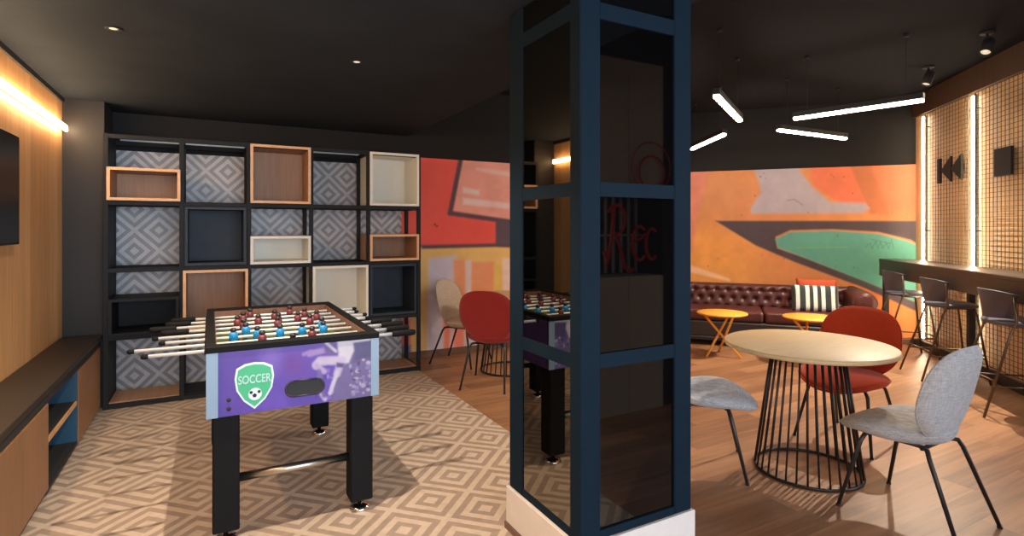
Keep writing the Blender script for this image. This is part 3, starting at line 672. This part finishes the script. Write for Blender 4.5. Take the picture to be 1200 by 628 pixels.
for i, (nm, mm, side, xl) in enumerate(RODS):
    y = -.525+.15*i
    xr = .495+.012*(i % 3) if side > 0 else .50+.02*(i % 2)
    rt = MB(); rt.tube([(xl, 0, 0), (xr, 0, 0)], .008, 12); rod = obj('rod', rt, M['rodsteel'], t); rod.location = (0, y, ZR)
    sp = {5: .112, 3: .18, 2: .40 if i == 3 else .24, 1: 0}[nm]; off = -.035 if i == 2 else random.uniform(-.02, .02)
    for k in range(nm):
        if first.get(id(mm)): o = mm; first[id(mm)] = False
        else: o = mm.copy(); C.objects.link(o)
        o.parent = rod; o.location = ((k-(nm-1)/2)*sp+off, 0, 0)
    he = xl if side < 0 else xr; ot = xr if side < 0 else xl
    b = MB(); prof = [(0, 0), (.013, 0), (.017, .01), (.016, .06), (.018, .1), (.015, .125), (.009, .13), (0, .13)]
    b.lathe(prof, 14, M=Matrix.Translation((he-.005*side, 0, 0)) @ Matrix.Rotation(side*PI/2, 4, 'Y')); obj('handle', b, M['rim'], rod)
    b = MB(); b.lathe([(0, 0), (.011, 0), (.012, .02), (.007, .028), (0, .028)], 12, M=Matrix.Translation((ot+.006*side, 0, 0)) @ Matrix.Rotation(-side*PI/2, 4, 'Y')); obj('end_cap', b, M['rim'], rod)
    for sx in (-1, 1):
        b = MB(); b.lathe([(.0085, 0), (.017, 0), (.017, .006), (.013, .012), (.0085, .012)], 14, M=Matrix.Translation((sx*hx, 0, 0)) @ Matrix.Rotation(sx*PI/2, 4, 'Y')); obj('bearing', b, M['black'], rod)

# ------------------------------------------------------------------ chairs
def pad(b, outline, surf, nrm, th, rings=10, n=40, crown=.5):
    """a cushion shell: outline(angle)->(x,y) scaled by rings; surf(x,y)->point; nrm -> thickness direction fn"""
    t = bmesh.new(); top = []; bot = []
    for k in range(1, rings+1):
        s_ = math.sin(PI/2*k/rings); hgt = th*(max(0, 1-s_**6))**.5
        rt, rb = [], []
        for i in range(n):
            x, y = outline(2*PI*i/n); p = Vector(surf(x*s_, y*s_)); d = Vector(nrm(x*s_, y*s_))
            rt.append(t.verts.new(p+d*hgt*crown))
            if k < rings: rb.append(t.verts.new(p-d*hgt*(1-crown)))
        if k == rings: rb = rt
        top.append(rt); bot.append(rb)
    d0 = Vector(nrm(0, 0)); p0 = Vector(surf(0, 0)); ct_ = t.verts.new(p0+d0*th*crown); cb_ = t.verts.new(p0-d0*th*(1-crown))
    for R, c_ in ((top, ct_), (bot, cb_)):
        for i in range(n): t.faces.new((c_, R[0][i], R[0][(i+1) % n])).smooth = True
        for a, q in zip(R[:-1], R[1:]):
            for i in range(n):
                try: t.faces.new((a[i], a[(i+1) % n], q[(i+1) % n], q[i])).smooth = True
                except ValueError: pass
    return b.add(t)
def sgn_pow(v, p): return math.copysign(abs(v)**p, v)
def seat_outline(a):
    c_, s_ = math.cos(a), math.sin(a); x = .265*sgn_pow(c_, .85); y = .265*sgn_pow(s_, .85)
    if y < 0: x *= 1-.28*(y/-.265)**2
    else: x *= 1-.10*(y/.265)**2
    return x, y*.90+.075
def seat_surf(x, y): return (x, y, .438+.16*x*x+(.10*(y+.05)**2*6*.5 if y < -.05 else -.30*max(0, y-.10)**2*4))
def back_outline(a):
    c_, s_ = math.cos(a), math.sin(a); x = .258*sgn_pow(c_, .72); y = .245*sgn_pow(s_, .74)
    if y < 0: x *= 1-.42*(y/-.245)**2
    return x, y+.02
def back_surf(x, h): return (x, -.115-.23*(h+.24)+.62*x*x, .617+h*.95)
def back_nrm(x, h): return Vector((-1.24*x, 1, .24)).normalized()
def make_chair(name, label, fab, loc, rot, group):
    t = thing(name, label, 'chair', loc, rot, group)
    b = MB(); pad(b, seat_outline, seat_surf, lambda x, y: (0, 0, 1), .085, crown=.4); obj('seat', b, fab, t)
    b = MB(); pad(b, back_outline, back_surf, back_nrm, .055); obj('backrest', b, fab, t)
    b = MB(); n = 48
    pts = [Vector(seat_surf(*seat_outline(2*PI*i/n))) for i in range(n+1)]; b.tube(pts, .006, 6, False)
    pts = [Vector(back_surf(*back_outline(2*PI*i/n))) for i in range(n+1)]; b.tube(pts, .006, 6, False); obj('piping', b, fab, t)
    b = MB(); b.tube([(-.16, .13, .385), (.16, .13, .385)], .009); b.tube([(-.15, -.10, .385), (.15, -.10, .385)], .009)
    for sx in (-1, 1): b.tube([(sx*.13, .13, .385), (sx*.12, -.10, .385)], .009)
    obj('under_frame', b, M['leg'], t)
    for sx in (-1, 1):
        b = MB(); b.tube([(sx*.12, .13, .385), (sx*.165, .145, .382), (sx*.185, .155, .35), (sx*.243, .235, .006)], [.010, .011, .011, .009], 10); b.lathe([(0, 0), (.012, 0), (.012, .008), (0, .008)], 10, (sx*.243, .235, 0)); obj('leg', b, M['leg'], t)
        b = MB(); b.tube([(sx*.12, -.10, .385), (sx*.15, -.125, .382), (sx*.165, -.14, .35), (sx*.205, -.27, .006)], [.010, .011, .011, .009], 10); b.lathe([(0, 0), (.012, 0), (.012, .008), (0, .008)], 10, (sx*.205, -.27, 0)); obj('leg', b, M['leg'], t)
    return t
R_ = math.radians
g1 = make_chair('upholstered_chair', 'grey upholstered chair with its rounded back to us, right of the round table', M['grey'], (3.085, 1.47, 0), R_(1), 'chairs around the round tables')
dup(g1, (2.62, 2.41, 0), R_(-135), 'grey upholstered chair partly hidden behind the mirrored column', None)
make_chair('upholstered_chair', 'bright red upholstered chair tucked at the far side of the near round table', M['red'], (3.79, 2.20, 0), R_(95), 'chairs around the round tables')
make_chair('upholstered_chair', 'dark red upholstered chair seen from behind, left of the mirrored column', M['darkred'], (2.27, 4.55, 0), R_(-45), 'chairs around the round tables')
make_chair('upholstered_chair', 'cream upholstered chair by the red and yellow mural, facing the far table', M['cream'], (2.36, 5.45, 0), R_(-141), 'chairs around the round tables')

# ------------------------------------------------------------------ round tables
def round_table(loc, label):
    t = thing('round_table', label, 'table', loc, 0, 'round wire base tables')
    b = MB(); b.lathe([(0, .718), (.445, .718), (.456, .722), (.46, .731), (.458, .742), (.45, .746), (0, .746)], 72); obj('tabletop', b, M['tabletop'], t)
    b = MB(); b.lathe([(0, .71), (.2, .71), (.2, .718), (0, .718)], 40); obj('mounting_plate', b, M['wire'], t)
    b = MB(); b.ring((0, 0, .70), .19, .008); obj('top_ring', b, M['wire'], t)
    b = MB(); b.ring((0, 0, .009), .285, .009); obj('bottom_ring', b, M['wire'], t)
    me = None
    for i in range(32):
        if me is None:
            b = MB(); b.tube([(.19, 0, .705), (.285, 0, .012)], .0055, 8); o = obj('base_wire', b, M['wire'], t); me = o
        else: o = me.copy(); C.objects.link(o); o.parent = t
        o.rotation_euler = (0, 0, 2*PI*i/32)
    return t
rt1 = round_table((3.098, 2.04, 0), 'round pale oak table with black wire base near the bar stools')
dup(rt1, (2.655, 4.93, 0), 0, 'round wire base table beyond the dark red chair, mostly behind the column', None)

# ------------------------------------------------------------------ side tables
def side_table(loc, rot, label):
    t = thing('side_table', label, 'side table', loc, rot, 'honey wood side tables')
    b = MB(); b.lathe([(0, .465), (.255, .465), (.268, .470), (.27, .478), (.266, .486), (0, .487)], 48); obj('tabletop', b, M['yellowtop'], t)
    for i in range(3):
        a0, a1 = 2*PI*i/3, 2*PI*i/3+R_(155); b = MB()
        b.tube([(.20*math.cos(a0), .20*math.sin(a0), .465), (.21*math.cos(a1), .21*math.sin(a1), .004)], .013, 10); obj('leg', b, M['yellowtop'], t)
    return t
s1 = side_table((5.03, 4.32, 0), R_(15), 'honey coloured round side table before the left half of the sofa')
dup(s1, (5.61, 3.66, 0), R_(40), 'honey coloured round side table in front of the striped cushion', None)

# ------------------------------------------------------------------ sofa
SL, SD = 2.30, .86
so = M0+MD*1.76+MN*.50
srot = math.atan2(MD.y, MD.x)
t = thing('chesterfield_sofa', 'burgundy leather button tufted sofa against the orange mural', 'sofa', so, srot)
def tuft(a, h, pa=.135, ph=.115):
    r0 = round(h/ph); best = 9
    for r in (r0-1, r0, r0+1):
        o = .5*pa if r % 2 else 0; c0 = round((a-o)/pa)*pa+o; best = min(best, math.hypot((a-c0), (h-r*ph)))
    return .030*math.exp(-(best/.028)**2)+.008*max(0, 1-best/.07)
def back_pt(a, c):
    x = (a-.5)*(SL-.30); L = c
    if L < .55: h = .40+L/.55*.22; y = -.20-.05*L; dp = tuft(x, h-.40); return (x, y-dp, h)
    th_ = (L-.55)/.45*R_(235); r = .085; y0, z0 = -.20-.05*.55-r+.01, .62
    return (x, y0+r*math.cos(th_)-(tuft(x, .22+r*th_)*math.cos(th_) if th_ < 1.2 else 0), z0+r*math.sin(th_))
b = MB(); b.grid(back_pt, 160, 44); b.box((0, -.35, .36), (SL-.28, .14, .52), .02); obj('backrest', b, M['leather'], t)
b = MB(); pa, ph = .135, .115
for r in range(0, 3):
    for k in range(-8, 9):
        x = k*pa+(.5*pa if r % 2 else 0)
        if abs(x) < SL/2-.2:
            q = back_pt(x/(SL-.30)+.5, min(.54, r*ph/.22*.55)); b.lathe([(0, .006), (.008, .004), (.012, 0), (0, -.004)], 8, M=Matrix.Translation((q[0], q[1]+.004, q[2])) @ Matrix.Rotation(-PI/2, 4, 'X'))
obj('tufting_buttons', b, M['sofabase'], t)
for sx in (-1, 1):
    b = MB(); x0 = sx*(SL/2-.13)
    b.box((x0-sx*.01, .0, .34), (.17, .74, .46), .02)
    prof = lambda n_: None
    # rolled arm: swept tube with a wider flare outwards and a scroll front
    b.tube([(x0+sx*.02, -.38, .59), (x0+sx*.02, .30, .585), (x0+sx*.02, .37, .58), (x0+sx*.02, .385, .58)], [.12, .12, .115, .10], 28); obj('arm', b, M['leather'], t)
    b = MB(); b.lathe([(.10, 0), (.085, .012), (.05, .014), (.03, .022), (0, .024)], 24, M=Matrix.Translation((x0+sx*.02, .383, .58)) @ Matrix.Rotation(-PI/2, 4, 'X')); b.tube([(x0+sx*.03, .375, .50), (x0+sx*.02, .38, .14)], [.06, .04], 12); obj('arm_scroll', b, M['leather'], t)
for i in range(2):
    w = (SL-.42)/2; b = MB(); b.box(((i-.5)*w, .09, .365), (w-.006, .60, .13), .035, seg=4); obj('seat_cushion', b, M['leather'], t)
b = MB(); b.box((0, .03, .20), (SL-.26, .72, .20), .02); obj('base', b, M['sofabase'], t)
b = MB(); b.box((0, .03, .085), (SL-.20, .74, .05), .01); obj('base_rail', b, M['sofabase'], t)
for sx in (-1, 1):
    for y in (-.33, .36):
        b = MB(); b.lathe([(0, 0), (.022, 0), (.034, .02), (.036, .045), (.03, .07), (0, .07)], 16, (sx*(SL/2-.14), y, 0)); obj('foot', b, M['sofabase'], t)
def cushion(name, label, w, h, d, m, loc, rot, tilt, stripes=None):
    b = MB(); n = 24
    for s_ in (-1, 1):
        def fn(a, c, s_=s_):
            x, y = 2*a-1, 2*c-1; e_ = max(0, (1-x**4)*(1-y**4))**.5; px_ = 1-.05*(1-x*x)*0-.045*(y*y)*(1-abs(x))*0
            return (x*w/2*(1-.06*(1-y*y)*abs(x)**3*0+.03*abs(y)**3*abs(x)), s_*d/2*e_, y*h/2*(1+.03*abs(x)**3))
        f0 = len(b.bm.faces); b.grid(fn, n, n)
        if stripes:
            b.bm.faces.ensure_lookup_table()
            for f in b.bm.faces[f0:]:
                x = f.calc_center_median().x/w+.5; f.material_index = int(x*stripes) % 2
    bmesh.ops.remove_doubles(b.bm, verts=b.bm.verts[:], dist=.0005)
    o = obj(name, b, m); o.location = loc; o.rotation_euler = (R_(tilt), 0, rot); return tag(o, label, 'cushion')
def sofa_pt(x, y, z): return so+MD*x+MN*y+Vector((0, 0, z))
def on_sofa(x, y, z): return Matrix.Translation(so) @ Matrix.Rotation(srot, 4, 'Z') @ Vector((x, y, z))
M['strw'] = fabric('cushion white', (222, 218, 210), (240, 236, 228)); M['strk'] = fabric('cushion charcoal', (48, 54, 54), (66, 72, 70))
cushion('cushion', 'black and white striped cushion leaning on the sofa back', .50, .32, .13, [M['strk'], M['strw']], on_sofa(-.58, .02, .575), srot, 14, 11)
cushion('cushion', 'plain orange cushion showing above the striped cushion on the sofa', .44, .36, .11, [M['orange']], on_sofa(-.62, -.11, .625), srot, 14)

# ------------------------------------------------------------------ bar stools
def make_stool(loc, rot, label):
    t = thing('bar_stool', label, 'bar stool', loc, rot, 'bar stools at the counter')
    b = MB()
    def so_(a): c_, s_ = math.cos(a), math.sin(a); x = .215*sgn_pow(c_, .8); y = .205*sgn_pow(s_, .8); return (x*(1-.15*(y > 0)*(y/.2)**2), y)
    pad(b, so_, lambda x, y: (x, y, .70+.35*x*x*.6), lambda x, y: (0, 0, 1), .05, crown=.5); obj('seat', b, M['stool'], t)
    def bk(a, c, o):
        ang = (a-.5)*R_(118); h = c; R = .262-o; w = .50+.50*h
        top = .945-.03*(abs(a-.5)*2)**3
        return (R*math.sin(ang)*w, .03-(R-.015+.02*h)*math.cos(ang), .735+(top-.735)*h)
    b = MB(); b.grid(lambda a, c: bk(a, c, 0), 24, 8); b.grid(lambda a, c: bk(a, c, .018), 24, 8)
    for f_ in ((lambda a, c: bk(a, 1, .018*c)), (lambda a, c: bk(a, 0, .018*c))): b.grid(f_, 24, 1)
    for a_ in (0, 1): b.grid(lambda a, c, a_=a_: bk(a_, a, .018*c), 8, 1)
    obj('backrest', b, M['stool'], t)
    b = MB(); b.tube([bk(i/16, 1, .009) for i in range(17)], .009, 8); obj('back_rim', b, M['steel_black'], t)
    for sx in (-1, 1):
        b = MB(); p0 = bk(.5+sx*.46, .95, -.006)
        b.tube([p0, (sx*.19, -.10, .72), (sx*.185, -.14, .62), (sx*.235, -.33, .006)], .0095, 8); obj('leg', b, M['bronze'], t)
        b = MB(); b.tube([(sx*.15, .12, .685), (sx*.165, .14, .62), (sx*.215, .22, .006)], .0095, 8); obj('leg', b, M['bronze'], t)
        b = MB(); b.tube([(sx*.222, -.265, .24), (sx*.195, .195, .24)], .007, 8); obj('side_stretcher', b, M['bronze'], t)
    b = MB(); b.tube([(-.197, .19, .26), (.197, .19, .26)], .008, 8); obj('footrest', b, M['bronze'], t)
    b = MB(); b.tube([(-.21, -.255, .28), (.21, -.255, .28)], .007, 8); obj('rear_stretcher', b, M['bronze'], t)
    b = MB(); b.tube([(-.15, .12, .68), (.15, .12, .68)], .008); b.tube([(-.185, -.10, .68), (.185, -.10, .68)], .008)
    for sx in (-1, 1): b.tube([(sx*.13, .12, .68), (sx*.15, -.10, .68)], .008)
    obj('seat_frame', b, M['bronze'], t)
    return t
srot_ = math.atan2(NV.x, -NV.y)   # front (+y) towards the wall
st1 = make_stool(bar(.44, .38), srot_, 'slate bar stool nearest the mural end of the counter')
dup(st1, bar(1.37, .38), srot_, 'slate bar stool in the middle of the row at the counter', None)
dup(st1, bar(2.38, .38), srot_, 'slate bar stool at the right edge of the photo, nearest the grey chair', None)

# ------------------------------------------------------------------ lamps
def pendant(p, q, z, label, drops=(.12, .88)):
    p, q = Vector((*p, 0)), Vector((*q, 0)); c = (p+q)/2; L = (q-p).length; d = q-p
    t = thing('pendant_light', label, 'pendant lamp', (c.x, c.y, z), math.atan2(d.y, d.x), 'linear pendant lamps')
    b = MB(); b.box((0, 0, .042), (L, .056, .05), .004); obj('housing', b, M['black'], t)
    b = MB(); b.box((0, 0, .004), (L-.006, .05, .026), .01, seg=3); obj('diffuser', b, M['pend'], t)
    for f in drops:
        b = MB(); b.tube([(-L/2+L*f, 0, .066), (-L/2+L*f, 0, CR-z)], .0022, 6); obj('suspension_wire', b, M['black'], t)
        b = MB(); b.lathe([(0, 0), (.02, 0), (.02, .025), (0, .025)], 14, (-L/2+L*f, 0, CR-z-.026)); obj('ceiling_cup', b, M['black'], t)
ZPN = 2.45
pendant((3.462, 3.032), (4.460, 3.620), ZPN, 'short thick looking bright pendant bar, leftmost of the wholly visible pendant bars')
pendant((5.498, 5.202), (4.960, 4.228), ZPN, 'pendant bar partly cut off by the mirrored column')
pendant((4.835, 3.321), (5.048, 2.331), ZPN, 'longest looking pendant bar, rising towards the bar wall')
pendant((5.240, 3.774), (6.420, 3.762), ZPN, 'pendant bar sloping down right, just below the longest pendant bar')
def downlight(x, y, z, power, label, deg=120):
    t = thing('downlight', label, 'ceiling light', (x, y, z), 0, 'recessed downlights')
    b = MB(); b.lathe([(.020, 0), (.036, -.001), (.038, -.004), (.032, -.006), (.020, -.004)], 28); obj('trim_ring', b, M['black'], t)
    b = MB(); b.lathe([(0, -.003), (.020, -.003), (.020, 0), (0, 0)], 24); obj('lens', b, M['lamp'], t)
    spot('downlight_lamp', (x, y, z-.012), (x, y, 0), power, WARM2, deg, .6, .012)
downlight(-.425, 3.413, CL, 22, 'small round recessed downlight at the left, over the console')
downlight(.780, 3.390, CL, 22, 'small round recessed downlight over the football table')
downlight(.28, 2.48, CL, 150, 'small round recessed downlight just above the top edge of the photo')
def track_spot(x, y, aim, power, label, deg=70):
    t = thing('ceiling_spotlight', label, 'spotlight', (x, y, CR), 0, 'black ceiling spotlights')
    d = (Vector(aim)-Vector((x, y, CR-.12))).normalized(); qt = d.to_track_quat('Z', 'Y').to_matrix().to_4x4()
    b = MB(); b.lathe([(0, 0), (.05, 0), (.05, -.018), (0, -.018)], 24); obj('ceiling_plate', b, M['black'], t)
    b = MB(); b.tube([(0, 0, -.018), (0, 0, -.09)], .010, 10); obj('stem', b, M['black'], t)
    Mx = Matrix.Translation((0, 0, -.12)) @ qt
    b = MB(); b.lathe([(0, -.07), (.032, -.07), (.04, -.06), (.042, .07), (.036, .07), (.034, .05), (0, .05)], 24, M=Mx); obj('lamp_head', b, M['black'], t)
    b = MB(); b.lathe([(0, .055), (.033, .055), (.033, .051), (0, .051)], 20, M=Mx); obj('lens', b, M['lamp'], t)
    spot('spotlight_lamp', Vector((x, y, CR-.12))+d*.075, aim, power, WARM2, deg, .7, .008)
track_spot(6.216, 2.833, (5.0, 3.3, 0), 360, 'black ceiling spotlight nearer the mural end of the bar wall', 100)
track_spot(5.545, 2.107, (3.7, 2.1, 0), 90, 'black ceiling spotlight nearest the right edge of the photo', 100)
